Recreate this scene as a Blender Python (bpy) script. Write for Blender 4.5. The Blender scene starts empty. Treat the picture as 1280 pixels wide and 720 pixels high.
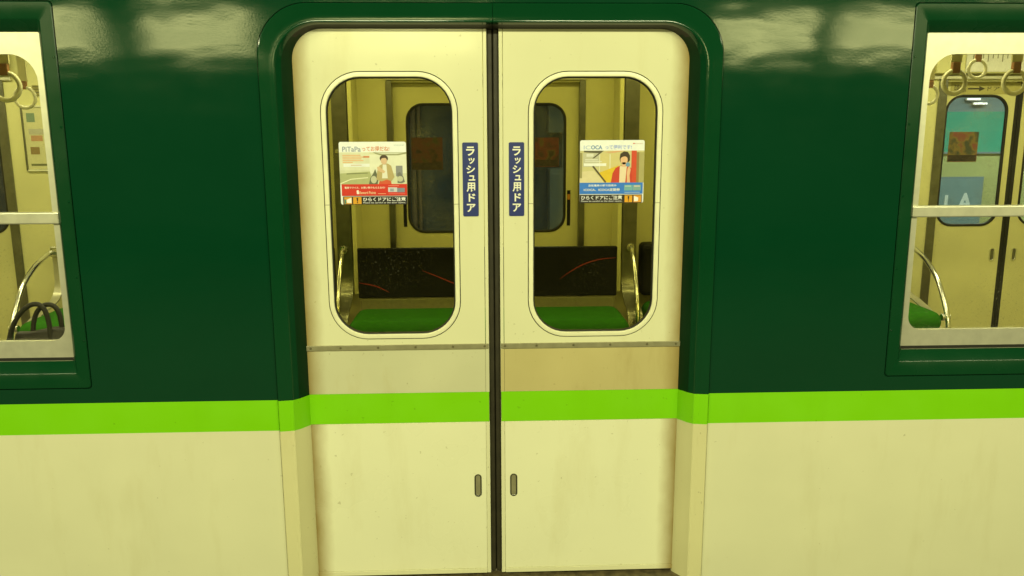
import bpy, bmesh, math, random
from mathutils import Vector, Matrix
from mathutils.geometry import tessellate_polygon
random.seed(7)
S = bpy.context.scene
COL = S.collection
R = math.radians

# ------------------------------------------------------------------ camera
cam = bpy.data.cameras.new("camera")
cam_o = bpy.data.objects.new("camera", cam); COL.objects.link(cam_o)
cam.sensor_width = 36.0
cam.lens = 36.0 * 1015.7 / 1280.0
cam.clip_start = 0.05; cam.clip_end = 200
PITCH, YAW, ROLL = R(10.79), R(2.165), R(-0.219)
fw = Vector((math.sin(YAW)*math.cos(PITCH), math.cos(YAW)*math.cos(PITCH), -math.sin(PITCH)))
rt = Vector((math.cos(YAW), -math.sin(YAW), 0))
up = rt.cross(fw)
rt2 = rt*math.cos(ROLL) + up*math.sin(ROLL)
up2 = -rt*math.sin(ROLL) + up*math.cos(ROLL)
M = Matrix((rt2, up2, -fw)).transposed().to_4x4()
M.translation = Vector((-0.04, -2.497, 1.478))
cam_o.matrix_world = M
S.camera = cam_o

# ------------------------------------------------------------------ light
TUBE = (1.0, 0.985, 0.545)          # warm-green station tubes
w = bpy.data.worlds.new("World"); S.world = w; w.use_nodes = True
bg = w.node_tree.nodes["Background"]
bg.inputs[0].default_value = (0.95, 0.93, 0.55, 1); bg.inputs[1].default_value = 0.025

def area(name, loc, rot, sx, sy, power, col=TUBE):
    l = bpy.data.lights.new(name, 'AREA'); l.shape = 'RECTANGLE'
    l.size = sx; l.size_y = sy; l.energy = power; l.color = col
    o = bpy.data.objects.new(name, l); COL.objects.link(o)
    o.location = loc; o.rotation_euler = rot
    return o
# row of platform tubes above and a little in front of the train
for x in (-4.2, -1.4, 1.4, 4.2):
    area("platform_lamp", (x, -3.5, 3.15), (R(46), 0, 0), 2.3, 0.16, 90)
# second row farther back on the platform: the one mirrored in the paint
for xa, xb in ((-9.0, -7.6), (-7.2, -5.75), (-5.28, -4.47), (-3.93, -2.7), (-1.95, -.02), (2.77, 4.0), (4.3, 5.4), (6.0, 7.4), (7.8, 9.2)):
    for z in (2.53, 2.76):
        area("far_platform_lamp", ((xa+xb)/2, -7.5, z), (R(75), 0, 0), xb-xa, 0.17, 7.2*(xb-xa), (1.0, 0.97, 0.38))
# tubes in the ceiling of the carriage
for x in (-3.0, -1.0, 1.0, 3.0):
    for y in (.72, 2.06):
        area("carriage_lamp", (x, y, 2.12), (0, 0, 0), 1.6, 0.10, 14.0, (1.0, 0.99, 0.56))
# tube over the opposite platform, then an added fill
area("opposite_side_light", (6.2, 5.4, 2.9), (R(-25), 0, 0), 4.0, 0.2, 300, (0.85, 1.0, 0.85))
area("opposite_side_light", (-0.5, 4.6, 2.9), (R(-25), 0, 0), 3.0, 0.2, 110, (0.66, 0.86, 1.0))  # added bluish fill to brighten the dark wall beyond the middle doors

S.view_settings.view_transform = 'Standard'
S.view_settings.look = 'None'
S.view_settings.exposure = 0.0
S.view_settings.gamma = 1.0
S.view_settings.use_curve_mapping = False
S.cycles.max_bounces = 10
S.cycles.transparent_max_bounces = 16
S.cycles.use_denoising = True
S.cycles.sample_clamp_indirect = 4.0

# ------------------------------------------------------------------ materials
def lin(c):
    c = c/255.0
    return c/12.92 if c <= 0.04045 else ((c+0.055)/1.055)**2.4
WHITE = (0.98, 0.95, 0.56)
def disp(r, g, b):                     # paint colour from its look under the yellow tubes
    return tuple(min(0.88, lin(v)/k) for v, k in zip((r, g, b), WHITE))

class NT:
    def __init__(s, name):
        s.m = bpy.data.materials.new(name); s.m.use_nodes = True
        s.t = s.m.node_tree; s.n = s.t.nodes; s.l = s.t.links
        s.p = s.n["Principled BSDF"]; s.out = s.n["Material Output"]
    def new(s, t, **k):
        n = s.n.new(t)
        for a, b in k.items(): setattr(n, a, b)
        return n
    def coord(s, scale=(1, 1, 1)):
        g = s.new("ShaderNodeNewGeometry"); mp = s.new("ShaderNodeMapping")
        mp.inputs["Scale"].default_value = scale
        s.l.new(g.outputs["Position"], mp.inputs["Vector"])
        return mp.outputs["Vector"]
    def noise(s, scale, detail=3, rough=.5, vec=None, sc=(1, 1, 1)):
        n = s.new("ShaderNodeTexNoise")
        n.inputs["Scale"].default_value = scale; n.inputs["Detail"].default_value = detail
        n.inputs["Roughness"].default_value = rough
        s.l.new(vec or s.coord(sc), n.inputs["Vector"])
        return n.outputs["Fac"]
    def ramp(s, fac, a, b, ca=(0, 0, 0), cb=(1, 1, 1)):
        r = s.new("ShaderNodeValToRGB")
        r.color_ramp.elements[0].position = a; r.color_ramp.elements[1].position = b
        r.color_ramp.elements[0].color = (*ca, 1); r.color_ramp.elements[1].color = (*cb, 1)
        s.l.new(fac, r.inputs[0]); return r.outputs[0]
    def mix(s, fac, a, b, mode='MIX'):
        m = s.new("ShaderNodeMix", data_type='RGBA', blend_type=mode)
        for i, v in ((0, fac), (6, a), (7, b)):
            if isinstance(v, (int, float)): m.inputs[i].default_value = v
            elif isinstance(v, tuple): m.inputs[i].default_value = (*v, 1)
            else: s.l.new(v, m.inputs[i])
        return m.outputs[2]
    def bump(s, h, strength, dist):
        b = s.new("ShaderNodeBump"); b.inputs["Strength"].default_value = strength
        b.inputs["Distance"].default_value = dist
        s.l.new(h, b.inputs["Height"]); return b

MATS = {}
def mat(name, col, rough=.5, metal=0.0, var=.06, vscale=9, bump=0.0, bscale=200, spec=.5, coat=0.0):
    if name in MATS: return MATS[name]
    t = NT(name)
    n = t.noise(vscale, 4)
    dark = tuple(c*(1-var*2) for c in col); light = tuple(min(1, c*(1+var*.7)) for c in col)
    t.l.new(t.ramp(n, .3, .7, dark, light), t.p.inputs["Base Color"])
    t.p.inputs["Roughness"].default_value = rough
    t.p.inputs["Metallic"].default_value = metal
    t.p.inputs["Specular IOR Level"].default_value = spec
    t.p.inputs["Coat Weight"].default_value = coat
    if bump:
        b = t.bump(t.noise(bscale, 2), bump, .001); t.l.new(b.outputs[0], t.p.inputs["Normal"])
    MATS[name] = t.m
    return t.m

def body_paint(name, col, rough, wave, var=.05, dirt=None, edge=False, spec=.5, amt=.22):
    """gloss paint on hand-flattened sheet metal: slow waves in the sheet, orange peel, grime"""
    t = NT(name)
    base = t.ramp(t.noise(3.0, 4), .3, .7, tuple(c*(1-var) for c in col), tuple(min(1, c*(1+var)) for c in col))
    if dirt:
        st = t.ramp(t.noise(5, 5, .65, sc=(1.6, 1, .35)), .55, .82)
        fac = t.mix(amt, (0, 0, 0), st)
        base = t.mix(fac, base, dirt)
        sp = t.ramp(t.noise(70, 2), .73, .76)
        f2 = t.mix(.35, (0, 0, 0), sp)
        base = t.mix(f2, base, tuple(c*.5 for c in dirt))
    if edge:      # grime plus painted contact shade along the sides of the doorway
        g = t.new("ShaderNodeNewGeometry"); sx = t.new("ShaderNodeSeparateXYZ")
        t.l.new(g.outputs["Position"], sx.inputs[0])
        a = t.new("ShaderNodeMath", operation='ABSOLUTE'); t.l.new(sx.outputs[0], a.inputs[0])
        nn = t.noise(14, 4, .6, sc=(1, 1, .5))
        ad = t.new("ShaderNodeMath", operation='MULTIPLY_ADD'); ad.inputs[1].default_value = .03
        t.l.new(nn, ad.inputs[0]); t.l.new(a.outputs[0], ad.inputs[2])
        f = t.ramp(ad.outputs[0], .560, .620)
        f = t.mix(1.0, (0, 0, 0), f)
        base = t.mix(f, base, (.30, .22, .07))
    t.l.new(base, t.p.inputs["Base Color"])
    t.p.inputs["Specular IOR Level"].default_value = spec
    rr = t.ramp(t.noise(6, 3), .3, .7, (rough*.8,)*3, (rough*1.3,)*3)
    t.l.new(rr, t.p.inputs["Roughness"])
    b1 = t.bump(t.noise(4.2, 2, .5, sc=(.7, 1, 1.5)), 1.0, wave)
    b2 = t.bump(t.noise(150, 2), .10, .0004)
    t.l.new(b1.outputs[0], b2.inputs["Normal"])
    t.l.new(b2.outputs[0], t.p.inputs["Normal"])
    MATS[name] = t.m
    return t.m

GREEN = body_paint("dark_green_paint", (.0020, .039, .0145), .080, .0015, .05)
GREENF = body_paint("dark_green_frame_paint", (.0024, .044, .0138), .10, .0014, .05)
GREENW = body_paint("dark_green_satin_paint", (.0024, .042, .0130), .24, .0012, .06, spec=.3)
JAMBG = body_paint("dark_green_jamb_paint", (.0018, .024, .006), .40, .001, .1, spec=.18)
LIME = body_paint("lime_paint", (.200, .60, .001), .35, .001, .03, (.15, .42, .003))
CREAM = body_paint("cream_paint", (.69, .685, .470), .38, .001, .025, (.42, .36, .12))
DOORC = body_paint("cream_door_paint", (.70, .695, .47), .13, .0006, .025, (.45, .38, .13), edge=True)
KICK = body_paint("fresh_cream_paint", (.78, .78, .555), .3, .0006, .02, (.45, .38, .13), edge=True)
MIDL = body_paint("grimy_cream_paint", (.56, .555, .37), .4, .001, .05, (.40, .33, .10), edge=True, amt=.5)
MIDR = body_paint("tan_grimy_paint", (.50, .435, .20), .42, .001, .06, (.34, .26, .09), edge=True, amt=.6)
JAMBC = body_paint("worn_cream_paint", (.66, .63, .36), .4, .001, .05, (.38, .29, .08))
ALU = mat("brushed_aluminium", (.70, .69, .54), .36, .6, .05, 30)
BEZEL = mat("pale_window_bezel", (.80, .79, .55), .3, .0, .03, 20)
RUBBER = mat("black_rubber", (.012, .012, .007), .6, 0, .1, 20)
RUBBERB = mat("worn_brown_rubber", (.030, .026, .012), .55, 0, .15, 25)
BLACK = mat("joint_black", (.006, .006, .004), .9)
STEEL = mat("polished_steel", (.84, .84, .78), .22, 1.0, .05, 12)
STEELD = mat("brushed_dark_steel", (.26, .26, .21), .34, 1.0, .10, 18, .2, 300)
STEELS = mat("satin_steel", (.62, .60, .46), .36, .6, .08, 14)
STRIP = mat("dull_trim_metal", (.30, .28, .165), .45, .25, .08, 40)
SCREW = mat("screw_metal", (.20, .18, .10), .5, .6)
PANEL = mat("cream_interior_panel", (.70, .67, .32), .45, 0, .04, 4)
PANELD = mat("cream_inner_door", (.72, .69, .33), .42, 0, .04, 4)
CEIL = mat("white_ceiling", (.75, .72, .5), .6)
FLOORM = mat("grey_lino", (.20, .18, .12), .5, 0, .15, 30)
SEATG = mat("green_moquette", (.028, .155, .007), .95, 0, .07, 40, .35, 500, .1)
SEATB = None
NAVY = mat("navy_plate", (.022, .035, .17), .4, 0, .04)
WPRINT = mat("white_print", (.80, .79, .66), .5, 0, .01)
BAGM = mat("black_leather", (.008, .007, .006), .6, 0, .2, 40, .4, 150)
RINGM = mat("ivory_plastic", (.78, .74, .46), .35)
STRAPM = mat("ivory_strap", (.72, .66, .33), .7)
BROWN = mat("brown_buckle", (.36, .17, .055), .5)
SILL = mat("worn_sill", (.14, .11, .05), .6, .2, .3, 40)
CONC = mat("platform_concrete", (.055, .052, .046), .85, 0, .12, 3, .4, 80)

def black_board():
    t = NT("black_scuffed_board")
    base = (.003, .003, .002)
    sc = t.new("ShaderNodeTexNoise"); sc.inputs["Scale"].default_value = 22; sc.inputs["Detail"].default_value = 3
    mp = t.new("ShaderNodeMapping"); mp.inputs["Rotation"].default_value = (0, R(38), 0); mp.inputs["Scale"].default_value = (.6, 1, 8)
    g = t.new("ShaderNodeNewGeometry"); t.l.new(g.outputs["Position"], mp.inputs[0]); t.l.new(mp.outputs[0], sc.inputs["Vector"])
    f = t.ramp(sc.outputs["Fac"], .60, .74)
    brk = t.ramp(t.noise(9, 3), .42, .62)
    f = t.mix(1.0, f, brk, 'MULTIPLY')
    t.l.new(t.mix(t.mix(.6, (0, 0, 0), f), base, (.045, .04, .022)), t.p.inputs["Base Color"])
    t.p.inputs["Roughness"].default_value = .6; t.p.inputs["Specular IOR Level"].default_value = .25
    return t.m
SEATB = black_board()

def glass(name, tint, dirt, refl=1.0, specks=.70):
    t = NT(name); t.n.remove(t.p)
    tr = t.new("ShaderNodeBsdfTransparent"); tr.inputs[0].default_value = (*tint, 1)
    gl = t.new("ShaderNodeBsdfGlossy"); gl.inputs["Roughness"].default_value = .03; gl.inputs[0].default_value = (refl, refl, refl, 1)
    fr = t.new("ShaderNodeFresnel"); fr.inputs[0].default_value = 1.35
    m = t.new("ShaderNodeMixShader"); t.l.new(fr.outputs[0], m.inputs[0]); t.l.new(tr.outputs[0], m.inputs[1]); t.l.new(gl.outputs[0], m.inputs[2])
    df = t.new("ShaderNodeBsdfDiffuse"); df.inputs[0].default_value = (.45, .43, .30, 1)
    v1 = t.ramp(t.noise(170, 1), specks, specks+.05)
    v2 = t.ramp(t.noise(4, 3), .40, .70)
    f = t.mix(1.0, v1, v2, 'MULTIPLY')
    f2 = t.mix(dirt, (0, 0, 0), f)
    haze = t.mix(.5, f2, t.ramp(t.noise(7, 4), .3, 1.0, (0, 0, 0), (dirt*.12,)*3), 'ADD')
    m2 = t.new("ShaderNodeMixShader"); t.l.new(haze, m2.inputs[0]); t.l.new(m.outputs[0], m2.inputs[1]); t.l.new(df.outputs[0], m2.inputs[2])
    t.l.new(m2.outputs[0], t.out.inputs[0])
    return t.m
GLASSD = glass("smoked_door_glass", (.74, .71, .46), .10, specks=.66)
GLASSW = glass("clear_window_glass", (.93, .92, .84), .24, specks=.68)
GLASSF = glass("dusty_far_glass", (.80, .84, .86), .6, specks=.57)

# ------------------------------------------------------------------ mesh helpers
def link(name, me, parent=None, m=None):
    o = bpy.data.objects.new(name, me); COL.objects.link(o)
    if parent: o.parent = parent
    if m is not None:
        for k in (m if isinstance(m, (list, tuple)) else [m]): me.materials.append(k)
    return o
def tag(o, label=None, cat=None, group=None, kind=None):
    if label: o["label"] = label
    if cat: o["category"] = cat
    if group: o["group"] = group
    if kind: o["kind"] = kind
    return o
def empty(name, loc=(0, 0, 0)):
    o = bpy.data.objects.new(name, None); COL.objects.link(o); o.location = loc
    o.empty_display_size = .1
    return o
def from_bm(bm, name):
    me = bpy.data.meshes.new(name); bmesh.ops.recalc_face_normals(bm, faces=bm.faces); bm.to_mesh(me); bm.free(); return me
def box_bm(x0, x1, y0, y1, z0, z1, bev=0, seg=2):
    bm = bmesh.new()
    bmesh.ops.create_cube(bm, size=1)
    for v in bm.verts:
        v.co = Vector((x0+(v.co.x+.5)*(x1-x0), y0+(v.co.y+.5)*(y1-y0), z0+(v.co.z+.5)*(z1-z0)))
    if bev: bmesh.ops.bevel(bm, geom=bm.edges[:], offset=bev, segments=seg, affect='EDGES', profile=.5)
    return bm
def shade(o, on=True):
    for p in o.data.polygons: p.use_smooth = on
    return o
def box(name, x0, x1, y0, y1, z0, z1, m, parent=None, bev=0, seg=2):
    return link(name, from_bm(box_bm(x0, x1, y0, y1, z0, z1, bev, seg), name), parent, m)
def rrect(x0, x1, z0, z1, r, n=8):
    """rounded rectangle loop, counter-clockwise; r = radius or (bl, br, tr, tl)"""
    if not isinstance(r, (tuple, list)): r = (r,)*4
    out = []
    for (cx, cz, sx, sz, a0), rr in zip(((x0, z0, 1, 1, 180), (x1, z0, -1, 1, 270), (x1, z1, -1, -1, 0), (x0, z1, 1, -1, 90)), r):
        for i in range(n+1):
            a = R(a0+90*i/n)
            out.append((cx+sx*rr+rr*math.cos(a), cz+sz*rr+rr*math.sin(a)))
    return out
def dedupe(L):
    o = []
    for p in L:
        if not o or abs(p[0]-o[-1][0])+abs(p[1]-o[-1][1]) > 1e-6: o.append(p)
    if abs(o[0][0]-o[-1][0])+abs(o[0][1]-o[-1][1]) < 1e-6: o.pop()
    return o
def plate_me(name, outer, holes, y0, y1):
    """flat sheet in XZ with holes, front at y0, back at y1"""
    loops = [dedupe(outer)]+[dedupe(h) for h in holes]
    pts = [p for L in loops for p in L]
    tris = tessellate_polygon([[Vector((p[0], p[1], 0)) for p in L] for L in loops])
    n = len(pts); vs = [(p[0], y0, p[1]) for p in pts]+[(p[0], y1, p[1]) for p in pts]
    fs = []
    for t in tris:
        a, b, c = (Vector((pts[i][0], pts[i][1], 0)) for i in t)
        cr = (b-a).cross(c-a).z
        if abs(cr) < 1e-12: continue
        if cr < 0: t = (t[0], t[2], t[1])
        fs.append(tuple(t)); fs.append(tuple(i+n for i in reversed(t)))
    k = 0
    for L in loops:
        q = len(L)
        for i in range(q):
            j = (i+1) % q; fs.append((k+i, k+i+n, k+j+n, k+j))
        k += q
    me = bpy.data.meshes.new(name); me.from_pydata(vs, [], fs); me.validate()
    bm = bmesh.new(); bm.from_mesh(me); bmesh.ops.recalc_face_normals(bm, faces=bm.faces); bm.to_mesh(me); bm.free()
    return me
def plate(name, outer, holes, y0, y1, m, parent=None):
    return link(name, plate_me(name, outer, holes, y0, y1), parent, m)
def loft(name, loops, m, parent=None, closed=True, smooth=True, zmats=None, sharp=50):
    """loops: list of (list of (x,z), y)"""
    vs = []; fs = []; n = len(loops[0][0])
    for L, y in loops: vs += [(p[0], y, p[1]) for p in L]
    mids = []
    for a in range(len(loops)-1):
        for i in range(n if closed else n-1):
            j = (i+1) % n
            fs.append((a*n+i, a*n+j, (a+1)*n+j, (a+1)*n+i))
    me = bpy.data.meshes.new(name); me.from_pydata(vs, [], fs)
    o = link(name, me, parent, m)
    if zmats:
        for p in me.polygons:
            z = p.center.z
            p.material_index = 0 if z > zmats[1] else (1 if z > zmats[0] else 2)
    if smooth:
        for p in me.polygons: p.use_smooth = True
        me.set_sharp_from_angle(angle=R(sharp))
    return o
def tube(name, pts, r, m, parent=None, n=8, closed=False, sy=1.0):
    pts = [Vector(p) for p in pts]; bm = bmesh.new(); rings = []
    N = len(pts); prev = None
    for i, p in enumerate(pts):
        if closed: t = (pts[(i+1) % N]-pts[i-1]).normalized()
        else: t = (pts[min(i+1, N-1)]-pts[max(i-1, 0)]).normalized()
        if prev is None:
            a = Vector((0, 0, 1)) if abs(t.z) < .9 else Vector((1, 0, 0))
            u = t.cross(a).normalized()
        else: u = (prev-t*prev.dot(t)).normalized()
        prev = u; v = t.cross(u)
        rad = r[i] if isinstance(r, (list, tuple)) else r
        rings.append([bm.verts.new(p+(u*math.cos(2*math.pi*k/n)+v*math.sin(2*math.pi*k/n)*sy)*rad) for k in range(n)])
    for i in range(N if closed else N-1):
        A, B = rings[i], rings[(i+1) % N]
        for k in range(n): bm.faces.new((A[k], A[(k+1) % n], B[(k+1) % n], B[k]))
    if not closed:
        bm.faces.new(rings[0]); bm.faces.new(rings[-1])
    o = link(name, from_bm(bm, name), parent, m); shade(o); o.data.set_sharp_from_angle(angle=R(60)); return o
def ribbon(name, path, x0, x1, th, m, parent=None):
    """bent sheet: path of (y,z), width in x"""
    n = len(path); nor = []
    for i in range(n):
        a = Vector(path[max(i-1, 0)]); b = Vector(path[min(i+1, n-1)]); d = (b-a).normalized(); nor.append(Vector((-d.y, d.x)))
    vs = []; fs = []
    for (y, z), q in zip(path, nor):
        for s in (-.5, .5):
            for x in (x0, x1): vs.append((x, y+q.x*th*s, z+q.y*th*s))
    for i in range(n-1):
        a, b = i*4, i*4+4
        fs += [(a, a+1, b+1, b), (a+2, b+2, b+3, a+3), (a, b, b+2, a+2), (a+1, a+3, b+3, b+1)]
    fs += [(0, 2, 3, 1), (n*4-4, n*4-3, n*4-1, n*4-2)]
    me = bpy.data.meshes.new(name); me.from_pydata(vs, [], fs)
    o = link(name, me, parent, m); shade(o); me.set_sharp_from_angle(angle=R(40)); return o
def catmull(P, k=6):
    P = [Vector(p) for p in P]; out = []
    for i in range(len(P)-1):
        p0, p1, p2, p3 = P[max(i-1, 0)], P[i], P[i+1], P[min(i+2, len(P)-1)]
        for s in range(k):
            t = s/k
            out.append(.5*((2*p1)+(p2-p0)*t+(2*p0-5*p1+4*p2-p3)*t*t+(3*p1-p0-3*p2+p3)*t**3))
    out.append(P[-1]); return out
def copy_tree(o, parent=None, dx=0):
    c = o.copy(); COL.objects.link(c); c.parent = parent
    for ch in list(o.children): copy_tree(ch, c)
    return c

# flat print ------------------------------------------------------------
def text_me(txt, x0, x1, z0, z1, y, bold=0.0, thick=.0003, spacing=1.0):
    cu = bpy.data.curves.new("lettering", 'FONT'); cu.body = txt; cu.offset = bold; cu.resolution_u = 4; cu.space_character = spacing
    o = bpy.data.objects.new("lettering", cu); COL.objects.link(o)
    bpy.context.view_layer.update()
    me = bpy.data.meshes.new_from_object(o.evaluated_get(bpy.context.evaluated_depsgraph_get()))
    bpy.data.objects.remove(o)
    xs = [v.co.x for v in me.vertices]; ys = [v.co.y for v in me.vertices]
    ax, bx, ay, by = min(xs), max(xs), min(ys), max(ys)
    for v in me.vertices:
        v.co = Vector((x0+(v.co.x-ax)/max(bx-ax, 1e-6)*(x1-x0), y, z0+(v.co.y-ay)/max(by-ay, 1e-6)*(z1-z0)))
    return me
def text(name, txt, x0, x1, z0, z1, y, m, parent, bold=0.0):
    return link(name, text_me(txt, x0, x1, z0, z1, y, bold), parent, m)
def flat(name, pts, y, m, parent):
    pts = dedupe(pts)
    tris = tessellate_polygon([[Vector((p[0], p[1], 0)) for p in pts]])
    me = bpy.data.meshes.new(name); me.from_pydata([(p[0], y, p[1]) for p in pts], [], [tuple(t) for t in tris])
    return link(name, me, parent, m)
def prt(r, g, b):
    n = "print_%d_%d_%d" % (r, g, b)
    return mat(n, disp(r, g, b), .45, 0, .03, 60)

# ================================================================== setting
tag(box("platform", -9, 9, -12, -.10, -.40, -.07, CONC, bev=.01), kind="structure")
tag(box("track_bed", -9, 9, -.10, 3.2, -1.3, -1.15, CONC), kind="structure")
tag(box("opposite_platform", -9, 12, 3.2, 7.2, -1.3, -.10, CONC, bev=.01), kind="structure")

# ================================================================== train carriage
train = tag(empty("train_carriage", (0, 0, 0)), "dark green and cream train carriage with lime stripe and closed double sliding doors", "train")
ZL, ZH = .545, .647            # lime band
XE = 4.3                       # carriage modelled this far to either side
ZT = 2.28

def door_path(hw, top, r, side, zb=-.06, n=12):
    """half doorway outline, from the foot up to the middle of the head; side -1/+1"""
    P = [(hw, zb), (hw, ZL), (hw, ZH), (hw, .9), (hw, 1.2), (hw, 1.45)]
    for i in range(n+1):
        a = R(90*i/n); P.append((hw-r+r*math.cos(a), top-r+r*math.sin(a)))
    for k in (.75, .5, .25): P.append(((hw-r)*k, top))
    P.append((.0006, top))
    return [(side*x, z) for x, z in P]

# outer skin, dark green above the stripe
GAP = .0026
def skin_upper():
    R_ = door_path(.69+GAP, 1.852+GAP, .15, 1, ZH)
    L_ = door_path(.69+GAP, 1.852+GAP, .15, -1, ZH)
    arch = [p for p in L_ if p[1] > ZH] ; arch2 = [p for p in R_ if p[1] > ZH]
    outer = [(-XE, ZH), (-(.69+GAP), ZH)]+arch+arch2[::-1]+[(.69+GAP, ZH), (XE, ZH), (XE, ZT), (-XE, ZT)]
    holes = [rrect(s0, s1, .697-GAP, 1.855+GAP, .012, 3) for s0, s1 in ((1.268-GAP, 2.512+GAP), (-2.512-GAP, -1.268+GAP))]
    return outer, holes
o_, h_ = skin_upper()
tag(plate("upper_body_panel", o_, h_, 0, .012, GREEN, train), "dark green glossy upper side panel")
for s in (-1, 1):
    a, b = sorted((s*(.69+GAP), s*XE))
    plate("lime_stripe", rrect(a, b, ZL, ZH, 0, 1), [], 0, .012, LIME, train)
    plate("lower_body_panel", rrect(a, b, -.16, ZL, 0, 1), [], 0, .012, CREAM, train)
# black backing that shows only in the open joints
def backing():
    outer = [(-XE, -.16), (-.655, -.16)]+[p for p in door_path(.655, 1.815, .13, -1, -.1)]+[p for p in door_path(.655, 1.815, .13, 1, -.1)][::-1]+[(.655, -.16), (XE, -.16), (XE, ZT), (-XE, ZT)]
    holes = [rrect(s0, s1, .745, 1.80, .012, 3) for s0, s1 in ((1.30, 2.48), (-2.48, -1.30))]
    return outer, holes
o_, h_ = backing()
plate("joint_backing", o_, h_, .016, .026, BLACK, train)

# doorway surround, made in two halves that meet above the doors
for s in (-1, 1):
    prof = [(.690, 1.852, .150, .014), (.690, 1.852, .150, -.006), (.6885, 1.8505, .149, -.0085), (.686, 1.848, .148, -.0095),
            (.660, 1.822, .138, -.0055), (.6485, 1.8055, .132, -.0035), (.6455, 1.802, .131, -.0040), (.6425, 1.799, .130, -.0028), (.640, 1.797, .128, .001),
            (.627, 1.7945, .118, .012), (.612, 1.790, .100, .034), (.603, 1.787, .093, .046), (.601, 1.786, .091, .052), (.601, 1.786, .091, .066)]
    loops = [(door_path(hw, t, r, s), y) for hw, t, r, y in prof]
    o = loft("doorway_surround", loops, [GREENF, LIME, JAMBC, JAMBG, RUBBER], train, closed=False, zmats=(ZL, ZH), sharp=24)
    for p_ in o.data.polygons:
        if p_.center.y > .009 and p_.center.z > ZH: p_.material_index = 4 if (p_.center.y > .018 and p_.center.z > 1.765) else 3  # black at the head of the jamb: header shade put into the colour

# ---------------------------------------------------------------- near doors
YD = .050
def door_leaf(s):
    """s = -1 left leaf, +1 right leaf"""
    def X(a, b): return tuple(sorted((s*a, s*b)))
    c = s*.3165
    x0, x1 = X(.031, .66)
    win_o = rrect(c-.2095, c+.2095, .829, 1.664, .123, 10)
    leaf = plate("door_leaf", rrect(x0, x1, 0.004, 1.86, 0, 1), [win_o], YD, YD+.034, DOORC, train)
    tag(leaf, "left sliding door leaf" if s < 0 else "right sliding door leaf")
    # edge strip, bright, beside the rubber
    a, b = X(.0185, .0293)
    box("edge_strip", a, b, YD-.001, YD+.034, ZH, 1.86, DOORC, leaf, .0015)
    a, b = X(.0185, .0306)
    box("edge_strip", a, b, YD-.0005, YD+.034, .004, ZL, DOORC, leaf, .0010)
    # rubber nose
    a, b = X(.0012, .0185)
    bm = box_bm(a, b, YD+.012, YD+.036, .002, 1.86, .005, 3)
    link("rubber_seal", from_bm(bm, "rubber_seal"), leaf, RUBBERB)
    # window bezel
    L = []
    for ins, y in ((.0016, YD+.012), (.0016, YD-.0008), (.0026, YD-.0022), (.0040, YD-.0027), (.0140, YD-.0027), (.0156, YD-.0016), (.0165, YD+.001)):
        L.append((rrect(c-.2085+ins, c+.2085-ins, .830+ins, 1.663-ins, .122-ins, 10), y))
    fr = loft("window_frame", L, BEZEL, leaf, sharp=22)
    loft("frame_joint", [(rrect(c-.2085+i, c+.2085-i, .830+i, 1.663-i, .122-i, 10), YD+.0035) for i in (-.004, .004)], BLACK, fr)
    L = [(rrect(c-.2085+i, c+.2085-i, .830+i, 1.663-i, .122-i, 10), y) for i, y in ((.0165, YD+.0008), (.0185, YD+.0012), (.0205, YD+.004), (.0205, YD+.014))]
    loft("window_gasket", L, RUBBER, fr)
    plate("window_pane", rrect(c-.189, c+.189, .8495, 1.6435, .102, 10), [], YD+.008, YD+.013, GLASSD, leaf)
    # joints in the bezel at mid height
    for q in (-1, 1):
        box("frame_joint", c+q*.1985-.0085, c+q*.1985+.0085, YD-.0034, YD-.0026, 1.2605, 1.2618, SCREW, fr)
    # trim strip with screws
    a, b = X(.020, .640)
    st = box("trim_strip", a, b, YD-.004, YD, .7935, .811, STRIP, leaf, .0012)
    for k in (.033, .135, .255, .375, .495, .590):
        bm = bmesh.new(); bmesh.ops.create_cone(bm, segments=10, radius1=.0038, radius2=.0026, depth=.0026, cap_ends=True)
        bmesh.ops.transform(bm, matrix=Matrix.Translation((s*k, YD-.0052, .8025)) @ Matrix.Rotation(R(90), 4, 'X'), verts=bm.verts)
        link("screw", from_bm(bm, "screw"), st, SCREW)
    # panel between trim strip and stripe
    a, b = X(.0312, .645)
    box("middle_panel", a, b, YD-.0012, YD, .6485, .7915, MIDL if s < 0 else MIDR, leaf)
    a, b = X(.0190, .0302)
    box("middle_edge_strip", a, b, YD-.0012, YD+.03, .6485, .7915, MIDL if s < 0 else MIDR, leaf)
    a, b = X(.0200, .645)
    box("lime_stripe", a, b, YD-.0016, YD-.0002, ZL+.0015, ZH+.001, LIME, leaf)
    # kick panel with a rim at the foot
    a, b = X(.0320, .645)
    h = rrect(s*.0595-.0105, s*.0595+.0105, .284, .361, .0103, 6)
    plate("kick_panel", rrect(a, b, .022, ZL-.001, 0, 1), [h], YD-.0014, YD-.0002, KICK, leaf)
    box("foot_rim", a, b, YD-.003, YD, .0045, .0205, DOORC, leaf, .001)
    # recessed oval pull
    L = [(rrect(s*.0595-.0105-i, s*.0595+.0105+i, .284-i, .361+i, .0103+i, 6), y) for i, y in ((.0016, YD-.0014), (.0012, YD-.0030), (-.0006, YD-.0032), (-.0022, YD-.001), (-.003, YD-.00045))]
    hd = loft("pull_handle", L, STEELD, leaf)
    flat("handle_cup", rrect(s*.0595-.0076, s*.0595+.0076, .287, .358, .0073, 6), YD-.0005, STRIP, hd)
    return leaf
for s in (-1, 1): door_leaf(s)
plate("door_backing", rrect(-.0012, .0012, 0, 1.86, 0, 1), [], YD+.030, YD+.036, BLACK, train)
box("door_sill", -.66, .66, -.03, .13, -.05, -.006, SILL, train, .004)
box("door_header", -.70, .70, .06, .16, 1.845, 1.93, BLACK, train)

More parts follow.
